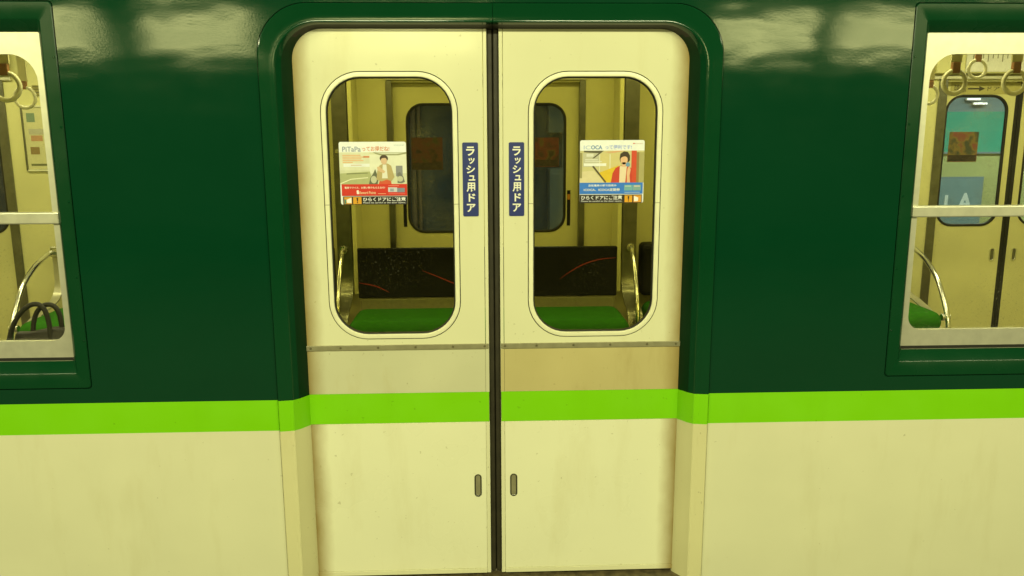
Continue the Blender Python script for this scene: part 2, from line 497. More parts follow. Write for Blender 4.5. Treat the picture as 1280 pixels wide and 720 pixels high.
# ---------------------------------------------------------------- near side windows
def side_window(s):
    def RR(x0, x1, z0, z1, r, n=4):
        return rrect(s*x0, s*x1, z0, z1, r, n) if s > 0 else rrect(s*x1, s*x0, z0, z1, r, n)
    def RRc(x0, x1, z0, z1, rb, rtp, n=8):
        return RR(x0, x1, z0, z1, (rb, rb, rtp, rtp), n)
    win = [None]
    prof = [(0, 0, 0, .014, .010), (0, 0, 0, -.001, .010), (.002, .002, .002, -.003, .010), (.036, .046, .046, -.003, .008),
            (.039, .050, .050, -.001, .008), (.060, .080, .080, .031, .006), (.061, .081, .084, .060, .006)]
    L = [(RR(1.268+dx, 2.512-dx, .697+db, 1.855-dt, r), y) for dx, db, dt, y, r in prof]
    fr = loft("window_surround", L, GREENW, train, sharp=24)
    a0, a1, b0, b1 = 1.318, 2.462, .772, 1.776
    up_ = RRc(1.347, 2.433, 1.242, 1.712, .004, .078); lo = RRc(1.347, 2.433, .842, 1.215, .045, .004)
    al = plate("aluminium_sash", RR(a0, a1, b0, b1, .004), [up_, lo], .034, .050, ALU, fr)
    xa, xb = sorted((s*1.3245, s*2.4555))
    box("sash_rail", xa, xb, .022, .048, 1.211, 1.2465, ALU, fr, .004)
    plate("window_pane", RRc(1.340, 2.440, 1.238, 1.718, .002, .08), [], .042, .046, GLASSW, fr)
    plate("window_pane", RRc(1.340, 2.440, .834, 1.220, .05, .002), [], .0515, .0555, GLASSW, fr)
    # dark drain gap under the sash
    xa, xb = sorted((s*1.330, s*2.450))
    box("sill_gasket", xa, xb, .0325, .0338, .7785, .7885, RUBBER, fr)
    for z in (1.70, 1.50, 1.28, 1.05, .85):
        bm = bmesh.new(); bmesh.ops.create_cone(bm, segments=8, radius1=.004, radius2=.002, depth=.002, cap_ends=True)
        bmesh.ops.transform(bm, matrix=Matrix.Translation((s*1.2755, -.0040, z)) @ Matrix.Rotation(R(90), 4, 'X'), verts=bm.verts)
        link("screw", from_bm(bm, "screw"), fr, GREENF)
for s in (-1, 1): side_window(s)

# ---------------------------------------------------------------- carriage shell
YF = 2.70
box("floor", -XE, XE, .13, 2.78, -.05, -.001, FLOORM, train)
# arched ceiling and roof
N = 16
cl = [(.03+2.74*i/N, 2.10+.16*math.sin(math.pi*i/N)) for i in range(N+1)]
ribbon("ceiling", cl, -XE, XE, .02, CEIL, train)
rf = [(.0+2.80*i/N, 2.26+.34*math.sin(math.pi*i/N)) for i in range(N+1)]
ribbon("roof", rf, -XE, XE, .03, GREEN, train)
for s in (-1, 1):
    a, b = sorted((s*XE, s*(XE+.03))); box("end_wall", a, b, 0, 2.80, -.05, 2.3, PANEL, train)
# inner lining of the near wall
o_ = [(-XE, -.03), (-.72, -.03), (-.72, 1.90), (.72, 1.90), (.72, -.03), (XE, -.03), (XE, 2.12), (-XE, 2.12)]
plate("inner_lining", o_, [rrect(1.31, 2.47, .76, 1.79, .02, 3), rrect(-2.47, -1.31, .76, 1.79, .02, 3)], .095, .11, PANEL, train)
# far wall with three doorways and two windows
DX = 3.44; DXL = 3.50
o_ = [(-XE, 0)]
for c, dw_ in ((-DXL, .55), (0, .60), (DX, .55)): o_ += [(c-dw_, 0), (c-dw_, 1.79), (c+dw_, 1.79), (c+dw_, 0)]
o_ += [(XE, 0), (XE, 2.16), (-XE, 2.16)]
fh = [rrect(1.36, 2.43, .85, 1.70, .06, 5), rrect(-2.43, -1.36, .85, 1.70, .06, 5)]
plate("far_wall_lining", o_, fh, YF, YF+.05, PANEL, train)
for s in (-1, 1):
    a, b = sorted((s*1.35, s*2.44))
    plate("far_window_pane", rrect(a, b, .84, 1.71, .06, 5), [], YF+.052, YF+.057, GLASSF, train)
for c in (-DXL, 0, DX):
    for s in (-1, 1):
        wx = c+s*(.274 if c else .3095)
        lx0, lx1 = sorted((c+s*(.026 if c else .012), c+s*.615))
        if lx0 > XE-.02 or lx1 < -XE+.02: continue
        lx0, lx1 = max(lx0, -XE), min(lx1, XE)
        if c == 0: z0, z1 = .853, 1.658
        else: z0, z1 = .868, 1.702
        hw = .205 if c else .195
        win_o = rrect(wx-hw, wx+hw, z0-.004, z1+.004, .105, 8)
        lf = plate("far_door_leaf", rrect(lx0, lx1, 0.002, 1.82, 0, 1), [win_o], YF+.052, YF+.075, PANELD, train)
        L = [(rrect(wx-hw+i, wx+hw-i, z0-.004+i, z1+.004-i, .105-i, 8), y) for i, y in ((-.004, YF+.052), (-.003, YF+.0485), (.004, YF+.047), (.011, YF+.050), (.013, YF+.062))]
        loft("window_gasket", L, RUBBER, lf)
        plate("window_pane", rrect(wx-hw+.002, wx+hw-.002, z0-.002, z1+.002, .10, 8), [], YF+.060, YF+.064, GLASSF, lf)
        hx = c+s*(.075 if c else .527)
        if c: 
            L = [(rrect(hx-.016-i, hx+.016+i, .628-i, .712+i, .0158+i, 5), y) for i, y in ((.003, YF+.052), (.002, YF+.047), (-.004, YF+.047), (-.006, YF+.0505))]
            hd = loft("pull_handle", L, STEEL, lf); flat("handle_cup", rrect(hx-.0105, hx+.0105, .634, .706, .0103, 5), YF+.0508, STEELD, hd)
        else:
            stk = box("caution_strip", hx-.011, hx+.011, YF+.0495, YF+.052, .887, 1.115, BLACK, lf)
            if s > 0: box("caution_icon", hx-.009, hx+.009, YF+.0485, YF+.0495, 1.055, 1.09, prt(200, 130, 30), stk)
        a, b = sorted((c+s*.002, c+s*(.0265 if c else .0125))); box("rubber_seal", a, b, YF+.056, YF+.080, 0.002, 1.82, RUBBER, lf)
    for s in (-1, 1):
        a, b = sorted((c+s*.512, c+s*.566)) if c else sorted((c+s*.585, c+s*.622))
        if b > XE or a < -XE: continue
        box("door_post", a, b, YF-.012, YF+.05, 0, 1.80, STEELD, train, .003)
    ra, rb = max(c-.622, -XE), min(c+.622, XE)
    box("door_head_trim", ra, rb, YF-.020, YF-.001, 1.802, 1.825, ALU, train, .003)
    box("door_engine_cover", ra, rb, YF-.055, YF-.021, 1.835, 2.02, PANEL, train, .006)
# rails that guide the lowering seat, either side of the middle door
for s in (-1, 1):
    path = [(2.50, 2.13), (2.50, 1.6), (2.50, 1.2), (2.50, .8), (2.50, .66)]
    pts = catmull([(2.50, .66, 0), (2.495, .57, 0), (2.46, .50, 0), (2.38, .455, 0), (2.30, .43, 0), (2.245, .39, 0), (2.225, .33, 0), (2.22, .26, 0)], 5)
    path += [(p.x, p.y) for p in pts[1:]]
    a, b = sorted((s*.836, s*.925))
    gr = ribbon("seat_guide_rail", path, a, b, .012, STEELD, train)
    a, b = sorted((s*.800, s*.826)); box("rail_edge_trim", a, b, 2.47, YF-.001, .50, 2.13, PANEL, gr, .004)
    a, b = sorted((s*.836, s*.925)); box("rail_box", a, b, 2.51, YF-.001, .70, 2.13, STEELD, gr)
    box("rail_latch", s*.887-.022, s*.887+.022, 2.478, 2.492, 1.36, 1.385, STEEL, gr, .004)
    gp = catmull([(s*.887, 2.497, .775), (s*.887, 2.455, .775), (s*.887, 2.39, .735), (s*.887, 2.30, .63), (s*.887, 2.225, .50), (s*.887, 2.19, .38), (s*.887, 2.19, .25)], 6)
    pipe = tube("grab_pipe", gp, .0135, STEEL, gr, 10)
    bm = bmesh.new(); bmesh.ops.create_cone(bm, segments=14, radius1=.028, radius2=.024, depth=.012, cap_ends=True)
    bmesh.ops.transform(bm, matrix=Matrix.Translation((s*.887, 2.487, .775)) @ Matrix.Rotation(R(90), 4, 'X'), verts=bm.verts)
    link("pipe_flange", from_bm(bm, "pipe_flange"), pipe, STEEL)
    tube("pipe_clamp", [(s*.880, 2.19, .335), (s*.93, 2.19, .335)], .019, STEEL, pipe, 10)

# ================================================================== seats
def cushion(name, x0, x1, y0, y1, z0, z1, m, parent, rx=.07):
    bm = box_bm(x0, x1, y0, y1, z0, z1)
    es = [e for e in bm.edges]
    bmesh.ops.bevel(bm, geom=es, offset=min(rx, (z1-z0)*.48, (y1-y0)*.48), segments=5, affect='EDGES', profile=.5)
    o = link(name, from_bm(bm, name), parent, m); return shade(o)
def bench(x0, x1, label, far=True, end=0):
    """long seat with its back against the wall; end = side (-1/+1) that has the steel arm"""
    cx = (x0+x1)/2
    e = tag(empty("bench_seat", (cx, 2.6 if far else .2, 0)), label, "bench seat", "long green bench seats")
    def P(o): o.location.x -= cx; o.location.y -= (2.6 if far else .2); return o
    Y = (lambda y: y) if far else (lambda y: 2.80-y)
    def yy(a, b): return tuple(sorted((Y(a), Y(b))))
    a, b = yy(2.0, 2.50); P(cushion("seat_cushion", x0, x1, a, b, .315, .445, SEATG, e))
    a, b = yy(2.46, 2.60); P(box("backrest", x0+.07*(end < 0), x1-.07*(end > 0), a, b, .47, .80 if far else .70, SEATB if far else SEATG, e, .03, 3))
    a, b = yy(2.10, 2.60); P(box("seat_base", x0+.02, x1-.02, a, b, .04, .312, SILL, e, .01))
    if end:
        X = x1 if end > 0 else x0
        q = catmull([(2.60, .80, 0), (2.60, .62, 0), (2.575, .52, 0), (2.50, .465, 0), (2.38, .44, 0), (2.24, .40, 0), (2.14, .33, 0), (2.06, .22, 0)], 5)
        a, b = sorted((X+end*.006, X+end*.056))
        pl = P(ribbon("arm_plate", [(Y(p.x), p.y) for p in q], a, b, .008, STEELS, e))
        g = catmull([(X+end*.05, Y(2.595), .765), (X+end*.05, Y(2.52), .755), (X+end*.05, Y(2.36), .70), (X+end*.05, Y(2.22), .61), (X+end*.05, Y(2.13), .50), (X+end*.05, Y(2.06), .37), (X+end*.05, Y(2.04), .20)], 6)
        P(tube("arm_pipe", g, .015, STEEL, e, 10))
        P(box("arm_bracket", min(a, b), max(a, b), min(Y(2.575), Y(2.598)), max(Y(2.575), Y(2.598)), .735, .80, STEEL, e, .004))
        P(tube("arm_clamp", [(X+end*.02, Y(2.085), .40), (X+end*.068, Y(2.085), .40)], .020, STEEL, e, 10))
    return e
bench(.955, 2.65, "green bench with black back and steel arm on far side, right of middle doors", True, 1)
bench(-2.645, -.955, "green bench with black back and steel arm on far side, left of middle doors", True, -1)
bench(-2.62, -.80, "green bench below the left window, holding the black handbag", False, 0)

ls = tag(empty("lowered_seat", (0, 2.4, 0)), "green seat with black scuffed board, lowered in front of far middle doors", "bench seat")
def PL(o): o.location.y -= 2.4; return o
PL(cushion("seat_cushion", -.80, .80, 1.93, 2.36, .30, .445, SEATG, ls, .068))
bd = PL(box("back_board", -.79, .79, 2.39, 2.425, .492, .797, SEATB, ls, .006))
PL(box("seat_base", -.76, .76, 2.0, 2.42, .10, .298, SILL, ls, .01))
PL(box("lower_rail", -.78, .78, 2.40, 2.43, .415, .485, STRIP, ls, .004))
RED = mat("red_line", (.26, .018, .012), .5)
for pts in ([(-.785, .588), (-.683, .566), (-.602, .526)], [(-.40, .660), (-.294, .616), (-.20, .576), (-.10, .55)],
            [(.44, .60), (.498, .642), (.586, .69), (.684, .719), (.782, .728)]):
    cp = catmull([(x, z, 0) for x, z in pts], 6); n = len(cp)
    up_ = []; dn = []
    for i, p in enumerate(cp):
        h = .0030*math.sin(math.pi*(i+.6)/(n+.2))+.0008
        up_.append((p.x, p.y+h)); dn.append((p.x, p.y-h))
    flat("red_line", up_+dn[::-1], -.0006-.01, RED, bd).location = (0, 0, 0)
for o in bd.children:
    for v in o.data.vertices: v.co.y = 2.3895

# ================================================================== hanging straps
def strap(x, y, zc, rr, label, group="ring straps hanging in the carriage", zr=2.06, rot=0):
    e = tag(empty("hanging_strap", (x, y, zc)), label, "hanging strap", group)
    n = 28
    tube("ring", [(rr*math.cos(2*math.pi*i/n), 0, rr*math.sin(2*math.pi*i/n)) for i in range(n)], .0088, RINGM, e, 8, True)
    box("buckle", -.016, .016, -.009, .009, rr-.010, rr+.032, BROWN, e, .004)
    if zr-zc > rr+.05: box("strap_band", -.021, .021, -.004, .004, rr+.030, zr-zc-.005, STRAPM, e, .0015)
    e.rotation_euler = (0, 0, R(rot))
    return e
strap(1.765, .62, 1.662, .043, "large ivory ring strap at top left corner of right window")
strap(2.00, .62, 1.662, .043, "large ivory ring strap cut by the right edge of photo")
strap(2.625, 1.9, 1.806, .047, "small ivory ring strap in front of white route board")
strap(2.375, 1.9, 1.672, .046, "faint ivory ring strap hugging left edge of right window")
strap(-1.765, .62, 1.652, .049, "large ivory ring strap cut by the left edge of photo")
strap(-2.385, 1.9, 1.667, .052, "smaller ivory ring strap on long band behind left window")
for y in (.62, 1.9):
    hr = tube("strap_rail", [(-XE+.02, y, 2.07), (XE-.02, y, 2.07)], .014, STEEL, train, 10)

# ================================================================== posters and signs on the near doors
YP = YD+.0068
def poster_base(x0, x1, z0, z1, label):
    p = link("door_poster", plate_me("door_poster", rrect(x0, x1, z0, z1, .006, 4), [], YP, YP+.0008), None, prt(232, 232, 190))
    return tag(p, label, "poster")
def poster_left():
    x0, x1, z0, z1 = -.475, -.269, 1.261, 1.4535
    W_, H_ = x1-x0, z1-z0
    p = poster_base(x0, x1, z0, z1, "white and red advert above black caution strip on left door glass")
    U = lambda u: x0+u*W_
    V = lambda v: z1-v*H_
    k = [0]
    def f(name, pts, c, lay=1): return flat(name, [(U(a), V(b)) for a, b in pts], YP-.00018*lay, prt(*c), p)
    def rc(name, a, b, c, d, col, lay=1): return f(name, [(a, b), (c, b), (c, d), (a, d)], col, lay)
    def tx(s, a, b, c, d, col, lay=3, bold=0.0): return text("lettering", s, U(a), U(c), V(d), V(b), YP-.00018*lay, prt(*col), p, bold)
    def el(name, cx, cy, rx, ry, col, lay, n=18): return f(name, [(cx+rx*math.cos(2*math.pi*i/n), cy+ry*math.sin(2*math.pi*i/n)) for i in range(n)], col, lay)
    tx("PiTaPa", .05, .075, .325, .155, (140, 148, 135), bold=.012)
    tx("ってお得だね!", .345, .07, .75, .15, (215, 130, 70), bold=.012)
    tx("e-kenet.jp", .82, .045, .97, .062, (110, 150, 120))
    ph = rc("photo_print", .0, .165, 1, .675, (206, 205, 140))
    rc("print_wall", .0, .165, .45, .45, (214, 212, 150), 2)
    rc("print_wall", .45, .2, 1, .5, (222, 220, 160), 2)
    f("print_roof", [(.50, .165), (1, .165), (1, .19), (.88, .215), (.62, .215), (.55, .195)], (150, 150, 90), 3)
    f("print_roof", [(.54, .17), (.98, .17), (.86, .195), (.64, .195)], (205, 205, 150), 4)
    rc("print_door", .84, .38, .94, .55, (135, 135, 110), 3)
    for i, (a, b) in enumerate(((.05, .32), (.05, .37), (.05, .33), (.05, .36), (.05, .2))): rc("print_text_line", a, .205+i*.028, b, .219+i*.028, (222, 165, 95), 3)
    rc("print_text_line", .36, .225, .45, .25, (205, 120, 60), 3)
    rc("print_label", .06, .345, .45, .395, (228, 228, 185), 3)
    rc("print_text_line", .17, .363, .33, .374, (200, 170, 110), 4)
    f("print_platform", [(0, .50), (.45, .47), (.5, .675), (0, .675)], (170, 172, 100), 3)
    f("print_rail", [(0, .655), (.16, .585), (.42, .56), (.42, .575), (.165, .60), (0, .675)], (222, 220, 150), 4)
    f("print_rail", [(.10, .50), (.42, .49), (.42, .50), (.10, .515)], (110, 115, 60), 4)
    f("print_person", [(.50, .50), (.53, .43), (.56, .53), (.58, .56), (.56, .675), (.43, .675), (.45, .58)], (96, 100, 62), 5)
    el("print_person", .505, .60, .045, .06, (190, 188, 130), 6)
    f("print_person", [(.86, .50), (.90, .48), (.95, .56), (.97, .64), (.92, .66), (.86, .655)], (112, 112, 84), 5)
    el("print_person", .90, .59, .045, .045, (190, 188, 130), 6)
    f("print_coat", [(.60, .37), (.66, .345), (.72, .345), (.77, .38), (.815, .56), (.77, .625), (.70, .60), (.62, .63), (.545, .60), (.56, .47), (.575, .42)], (180, 160, 88), 7)
    f("print_shirt", [(.645, .36), (.70, .36), (.715, .58), (.63, .58)], (222, 218, 165), 8)
    f("print_trousers", [(.60, .595), (.755, .595), (.77, .675), (.575, .675)], (205, 84, 40), 6)
    f("print_arm", [(.56, .40), (.59, .39), (.68, .47), (.66, .50), (.57, .46)], (212, 178, 112), 9)
    el("print_hair", .665, .262, .062, .055, (74, 58, 34), 8)
    el("print_face", .665, .30, .046, .058, (214, 178, 118), 9)
    f("print_fringe", [(.615, .285), (.622, .24), (.702, .235), (.715, .285), (.69, .255), (.64, .258)], (70, 55, 32), 10)
    rc("print_red_band", .02, .672, 1, .858, (204, 44, 20), 11)
    tx("電車でマイル、お買い物でもらえるの?", .065, .71, .67, .745, (238, 225, 170), 12, .015)
    f("print_icon", [(.24, .775), (.27, .765), (.28, .83), (.245, .83)], (238, 228, 180), 12)
    tx("Reward Points", .285, .785, .53, .83, (235, 200, 130), 12, .01)
    rc("print_text_line", .56, .822, .68, .829, (232, 180, 120), 12)
    rc("print_card", .715, .725, .85, .80, (200, 195, 165), 12); rc("print_card", .85, .735, .965, .805, (128, 132, 122), 12)
    rc("print_card", .745, .745, .80, .79, (150, 152, 140), 13)
    rc("print_text_line", .72, .695, .88, .703, (232, 150, 110), 12); rc("print_text_line", .72, .825, .97, .832, (232, 120, 90), 12)
    rc("print_black_band", .035, .868, 1, 1.0, (30, 27, 14), 11)
    rc("print_yellow_icon", .05, .878, .165, .99, (214, 150, 30), 12); rc("print_yellow_icon", .185, .878, .31, .99, (216, 152, 26), 12)
    f("print_hand", [(.085, .92), (.16, .887), (.16, .975), (.09, .97)], (235, 230, 180), 13); rc("print_hand", .055, .915, .08, .985, (70, 130, 90), 13)
    f("print_mark", [(.235, .89), (.262, .89), (.255, .95), (.242, .95)], (50, 34, 10), 13); el("print_mark", .2485, .968, .010, .010, (50, 34, 10), 13, 8)
    tx("ひらくドアにご注意", .335, .882, .975, .948, (235, 232, 190), 12, .022)
    tx("Please be careful as the door opens.", .335, .958, .975, .988, (222, 220, 178), 12, .008)
    return p
def poster_right():
    x0, x1, z0, z1 = .270, .472, 1.2605, 1.4555
    W_, H_ = x1-x0, z1-z0
    p = poster_base(x0, x1, z0, z1, "white and blue advert with red cardigan above caution strip on right door glass")
    U = lambda u: x0+u*W_
    V = lambda v: z1-v*H_
    def f(name, pts, c, lay=1): return flat(name, [(U(a), V(b)) for a, b in pts], YP-.00018*lay, prt(*c), p)
    def rc(name, a, b, c, d, col, lay=1): return f(name, [(a, b), (c, b), (c, d), (a, d)], col, lay)
    def tx(s, a, b, c, d, col, lay=3, bold=0.0): return text("lettering", s, U(a), U(c), V(d), V(b), YP-.00018*lay, prt(*col), p, bold)
    def el(name, cx, cy, rx, ry, col, lay, n=18): return f(name, [(cx+rx*math.cos(2*math.pi*i/n), cy+ry*math.sin(2*math.pi*i/n)) for i in range(n)], col, lay)
    tx("IC", .055, .082, .165, .145, (190, 200, 180), bold=.02); tx("OCA", .17, .08, .345, .145, (110, 140, 150), bold=.03)
    tx("って便利です!", .39, .075, .80, .145, (150, 165, 185), bold=.012)
    rc("print_mark", .82, .045, .845, .062, (215, 120, 90), 3); tx("Keihan", .85, .046, .97, .062, (200, 150, 110))
    rc("photo_print", .0, .165, 1, .675, (200, 190, 110))
    rc("print_wall", .05, .20, .33, .42, (190, 185, 128), 2)
    f("print_roof", [(.06, .165), (.36, .165), (.30, .205), (.06, .19)], (92, 86, 50), 4)
    f("print_roof", [(.36, .19), (.62, .165), (.72, .165), (.52, .20)], (214, 160, 96), 4)
    f("print_pole", [(.34, .165), (.37, .165), (.22, .285), (.19, .285)], (86, 78, 46), 5)
    f("print_wall", [(.30, .21), (.64, .20), (.64, .675), (.30, .675)], (205, 190, 104), 3)
    rc("print_panel", .46, .22, .475, .45, (222, 216, 150), 4); rc("print_panel", .30, .22, .312, .5, (222, 216, 150), 4)
    f("print_yellow_side", [(.28, .52), (.60, .40), (.64, .675), (.38, .675)], (218, 182, 30), 5)
    f("print_rail", [(.19, .415), (.215, .405), (.415, .66), (.395, .675)], (84, 72, 40), 6)
    f("print_floor", [(.0, .50), (.22, .48), (.39, .675), (.0, .675)], (214, 200, 128), 4)
    rc("print_edge", .0, .20, .035, .60, (150, 140, 70), 5)
    for a, b, c, d in ((.10, .215, .21, .26), (.08, .30, .28, .318), (.08, .33, .34, .345)): rc("print_text_line", a, b, c, d, (216, 212, 160), 5)
    rc("print_label", .06, .365, .41, .408, (232, 230, 180), 6)
    rc("print_red_side", .80, .165, .88, .675, (206, 70, 30), 4)
    rc("print_dark_side", .88, .19, .92, .675, (150, 116, 50), 4)
    rc("print_grey_side", .92, .19, 1.0, .675, (170, 160, 84), 4)
    f("print_cardigan", [(.555, .44), (.62, .405), (.74, .405), (.80, .445), (.82, .675), (.485, .675), (.51, .52)], (196, 60, 30), 7)
    f("print_shirt", [(.62, .41), (.73, .41), (.71, .675), (.615, .675)], (226, 205, 140), 8)
    f("print_hair", [(.615, .30), (.625, .215), (.68, .178), (.74, .185), (.775, .24), (.775, .32), (.755, .345), (.63, .345)], (62, 46, 22), 8)
    el("print_face", .685, .312, .056, .072, (226, 178, 110), 9)
    f("print_fringe", [(.628, .285), (.64, .225), (.74, .225), (.748, .28), (.70, .255), (.665, .262)], (62, 46, 22), 10)
    f("print_neck", [(.66, .35), (.71, .35), (.715, .42), (.65, .42)], (222, 176, 112), 9)
    f("print_arm", [(.735, .675), (.73, .53), (.745, .43), (.775, .42), (.79, .47), (.775, .56), (.785, .675)], (224, 180, 112), 9)
    el("print_card", .745, .385, .033, .035, (110, 150, 150), 10)
    rc("print_blue_band", .0, .672, .985, .852, (50, 118, 172), 11)
    tx("京阪電車の駅で発売中", .135, .70, .57, .735, (235, 235, 200), 12, .015)
    tx("ICOCA、ICOCA定期券", .065, .762, .63, .808, (232, 226, 170), 12, .02)
    rc("print_card", .695, .71, .825, .80, (112, 165, 140), 12); rc("print_card", .83, .71, .955, .80, (124, 160, 128), 12)
    rc("print_card", .705, .72, .80, .74, (165, 190, 150), 13); rc("print_card", .85, .72, .94, .74, (200, 190, 150), 13)
    rc("print_text_line", .70, .825, .94, .832, (190, 210, 180), 12)
    rc("print_black_band", .0, .865, .975, 1.0, (44, 38, 20), 11)
    tx("ひらくドアにご注意", .025, .878, .665, .945, (235, 232, 190), 12, .022)
    tx("Please be careful as the door opens.", .025, .956, .665, .985, (222, 220, 178), 12, .008)
    rc("print_yellow_icon", .705, .878, .825, .988, (224, 158, 20), 12); rc("print_yellow_icon", .845, .878, .965, .988, (220, 150, 36), 12)
    f("print_mark", [(.752, .89), (.779, .89), (.772, .95), (.759, .95)], (60, 36, 10), 13); el("print_mark", .7655, .968, .010, .010, (60, 36, 10), 13, 8)
    f("print_hand", [(.85, .887), (.92, .915), (.915, .97), (.855, .975)], (240, 234, 190), 13)
    return p
poster_left(); poster_right()

def rush_plate(x0, x1, label):
    z0, z1 = 1.2225, 1.4505
    p = link("door_name_plate", plate_me("door_name_plate", rrect(x0, x1, z0, z1, .0045, 4), [], YD-.0018, YD-.0002), None, NAVY)
    tag(p, label, "sign", "navy door plates")
    Wd, H_ = x1-x0, z1-z0
    # glyph boxes measured down the plate (u0,u1,v0,v1)
    G = [("ラ", .24, .78, .055, .178), ("ッ", .38, .78, .205, .288), ("シ", .24, .79, .308, .415), ("ュ", .38, .80, .440, .513),
         ("用", .24, .79, .538, .665), ("ド", .36, .80, .688, .800), ("ア", .24, .80, .828, .940)]
    for ch, a, b, c, d in G:
        text("lettering", ch, x0+a*Wd, x0+b*Wd, z1-d*H_, z1-c*H_, YD-.0022, WPRINT, p, .028)
    return p
rush_plate(-.0955, -.047, "navy plate with white vertical lettering on the left door leaf")
rush_plate(.048, .0955, "navy plate with white vertical lettering on the right door leaf")

# ================================================================== notices inside
def sticker_mat(name, cols, seed):
    t = NT(name); n = t.new("ShaderNodeTexNoise"); n.inputs["Scale"].default_value = 17; n.inputs["Detail"].default_value = 3
    mp = t.new("ShaderNodeMapping"); mp.inputs["Location"].default_value = (seed, seed*2, seed*3); g = t.new("ShaderNodeNewGeometry")
    t.l.new(g.outputs["Position"], mp.inputs[0]); t.l.new(mp.outputs[0], n.inputs["Vector"])
    r = t.new("ShaderNodeValToRGB"); t.l.new(n.outputs["Fac"], r.inputs[0])
    e = r.color_ramp.elements
    e[0].position = .36; e[0].color = (*cols[0], 1); e[1].position = .66; e[1].color = (*cols[-1], 1)
    for k, c in enumerate(cols[1:-1]):
        q = e.new(.42+.08*k); q.color = (*c, 1)
    t.l.new(r.outputs[0], t.p.inputs["Base Color"]); t.p.inputs["Roughness"].default_value = .5
    return t.m
def sticker_back(x0, x1, z0, z1, y, label, cols, seed):
    b = box("glass_sticker", x0, x1, y-.0006, y, z0, z1, sticker_mat("sticker_print", cols, seed), None)
    tag(b, label, "sticker", "advert stickers on the far doors")
    flat("print_band", rrect(x0+.004, x1-.004, z0+.004, z0+.045, .002, 2), y-.0009, mat("sticker_band", (.05, .035, .02), .5, 0, .3, 80), b)
YS = YF+.0592
sticker_back(-.477, -.28, 1.25, 1.453, YS, "dark brown advert sticker on far middle door, left leaf", [(.03,.02,.008),(.06,.035,.012),(.10,.03,.015),(.05,.05,.012)], 1.3)
sticker_back(.265, .462, 1.265, 1.45, YS, "dark brown advert sticker on far middle door, right leaf", [(.04,.03,.01),(.10,.08,.02),(.14,.03,.015),(.05,.03,.012)], 4.1)
sticker_back(3.005, 3.20, 1.282, 1.475, YS, "brown and red advert sticker on far door behind right window", [(.06,.07,.04),(.11,.09,.04),(.20,.15,.04),(.22,.07,.05)], 7.7)

np_ = tag(empty("wall_poster", (-2.76, YF-.02, 1.26)), "pale framed notice poster on far wall behind left window", "poster")
def PW(o): o.location = (2.76, -(YF-.02), -1.26); return o
PW(box("poster_sheet", -2.835, -2.60, YF-.006, YF-.001, 1.27, 1.645, prt(205, 198, 120), np_))
PW(box("poster_frame", -2.845, -2.835, YF-.012, YF-.001, 1.262, 1.652, STEELD, np_)); PW(box("poster_frame", -2.835, -2.60, YF-.012, YF-.001, 1.258, 1.268, BEZEL, np_)); PW(box("poster_frame", -2.835, -2.60, YF-.012, YF-.001, 1.646, 1.655, BEZEL, np_))
for (a, b, c, d, col) in ((-2.815, -2.765, 1.555, 1.61, (120, 140, 90)), (-2.81, -2.72, 1.48, 1.515, (180, 175, 120)), (-2.80, -2.73, 1.44, 1.475, (185, 140, 80)), (-2.81, -2.755, 1.36, 1.405, (140, 116, 56)), (-2.815, -2.70, 1.29, 1.303, (110, 110, 56))):
    PW(flat("print_patch", rrect(a, b, c, d, .001, 1), YF-.0066, prt(*col), np_))
nb = tag(empty("small_notice", (-2.62, YF-.02, 1.75)), "grey striped notice high on far wall beside the long strap", "sign")
nb_o = box("notice_plate", -2.76, -2.56, YF-.010, YF-.001, 1.715, 1.775, prt(150, 140, 60), nb); nb_o.location = (2.62, -(YF-.02), -1.75)
for z in (1.728, 1.748, 1.762):
    q = flat("print_line", rrect(-2.755, -2.565, z, z+.007, .0005, 1), YF-.0105, prt(96, 90, 40), nb); q.location = (2.62, -(YF-.02), -1.75)

rm = tag(empty("route_board", (3.25, YF-.06, 1.9)), "white route map board with black ticks above far right door", "sign")
def PR(o): o.location = (-3.25, -(YF-.06), -1.9); return o
PR(box("board", 3.00, 3.86, YF-.062, YF-.0555, 1.845, 1.985, prt(226, 222, 165), rm))
tk = prt(120, 112, 60)
for i in range(26):
    x = 3.04+i*.031
    PR(flat("print_tick", rrect(x, x+.006, 1.925-.02*(i % 3 == 0), 1.955, .0004, 1), YF-.0624, tk, rm))
PR(flat("print_route_line", rrect(3.02, 3.84, 1.958, 1.964, .0005, 1), YF-.0624, tk, rm))
sg = tag(empty("arrow_notice", (3.1, YF-.03, 1.75)), "dark arrow notice on trim just above the far right door window", "sign")
def PS(o): o.location = (-3.1, -(YF-.03), -1.75); return o
PS(box("notice_plate", 2.98, 3.44, YF+.049, YF+.0515, 1.712, 1.785, prt(180, 170, 80), sg))
DK = prt(60, 54, 24)
PS(flat("print_arrow", [(3.09, 1.752), (3.165, 1.752), (3.165, 1.764), (3.205, 1.747), (3.165, 1.730), (3.165, 1.742), (3.09, 1.742)], YF+.0485, DK, sg))
PS(text("lettering", "戸袋に注意", 3.0, 3.08, 1.722, 1.775, YF+.0485, DK, sg, .02))
PS(text("lettering", "ドア", 3.22, 3.30, 1.735, 1.760, YF+.0485, DK, sg, .01))

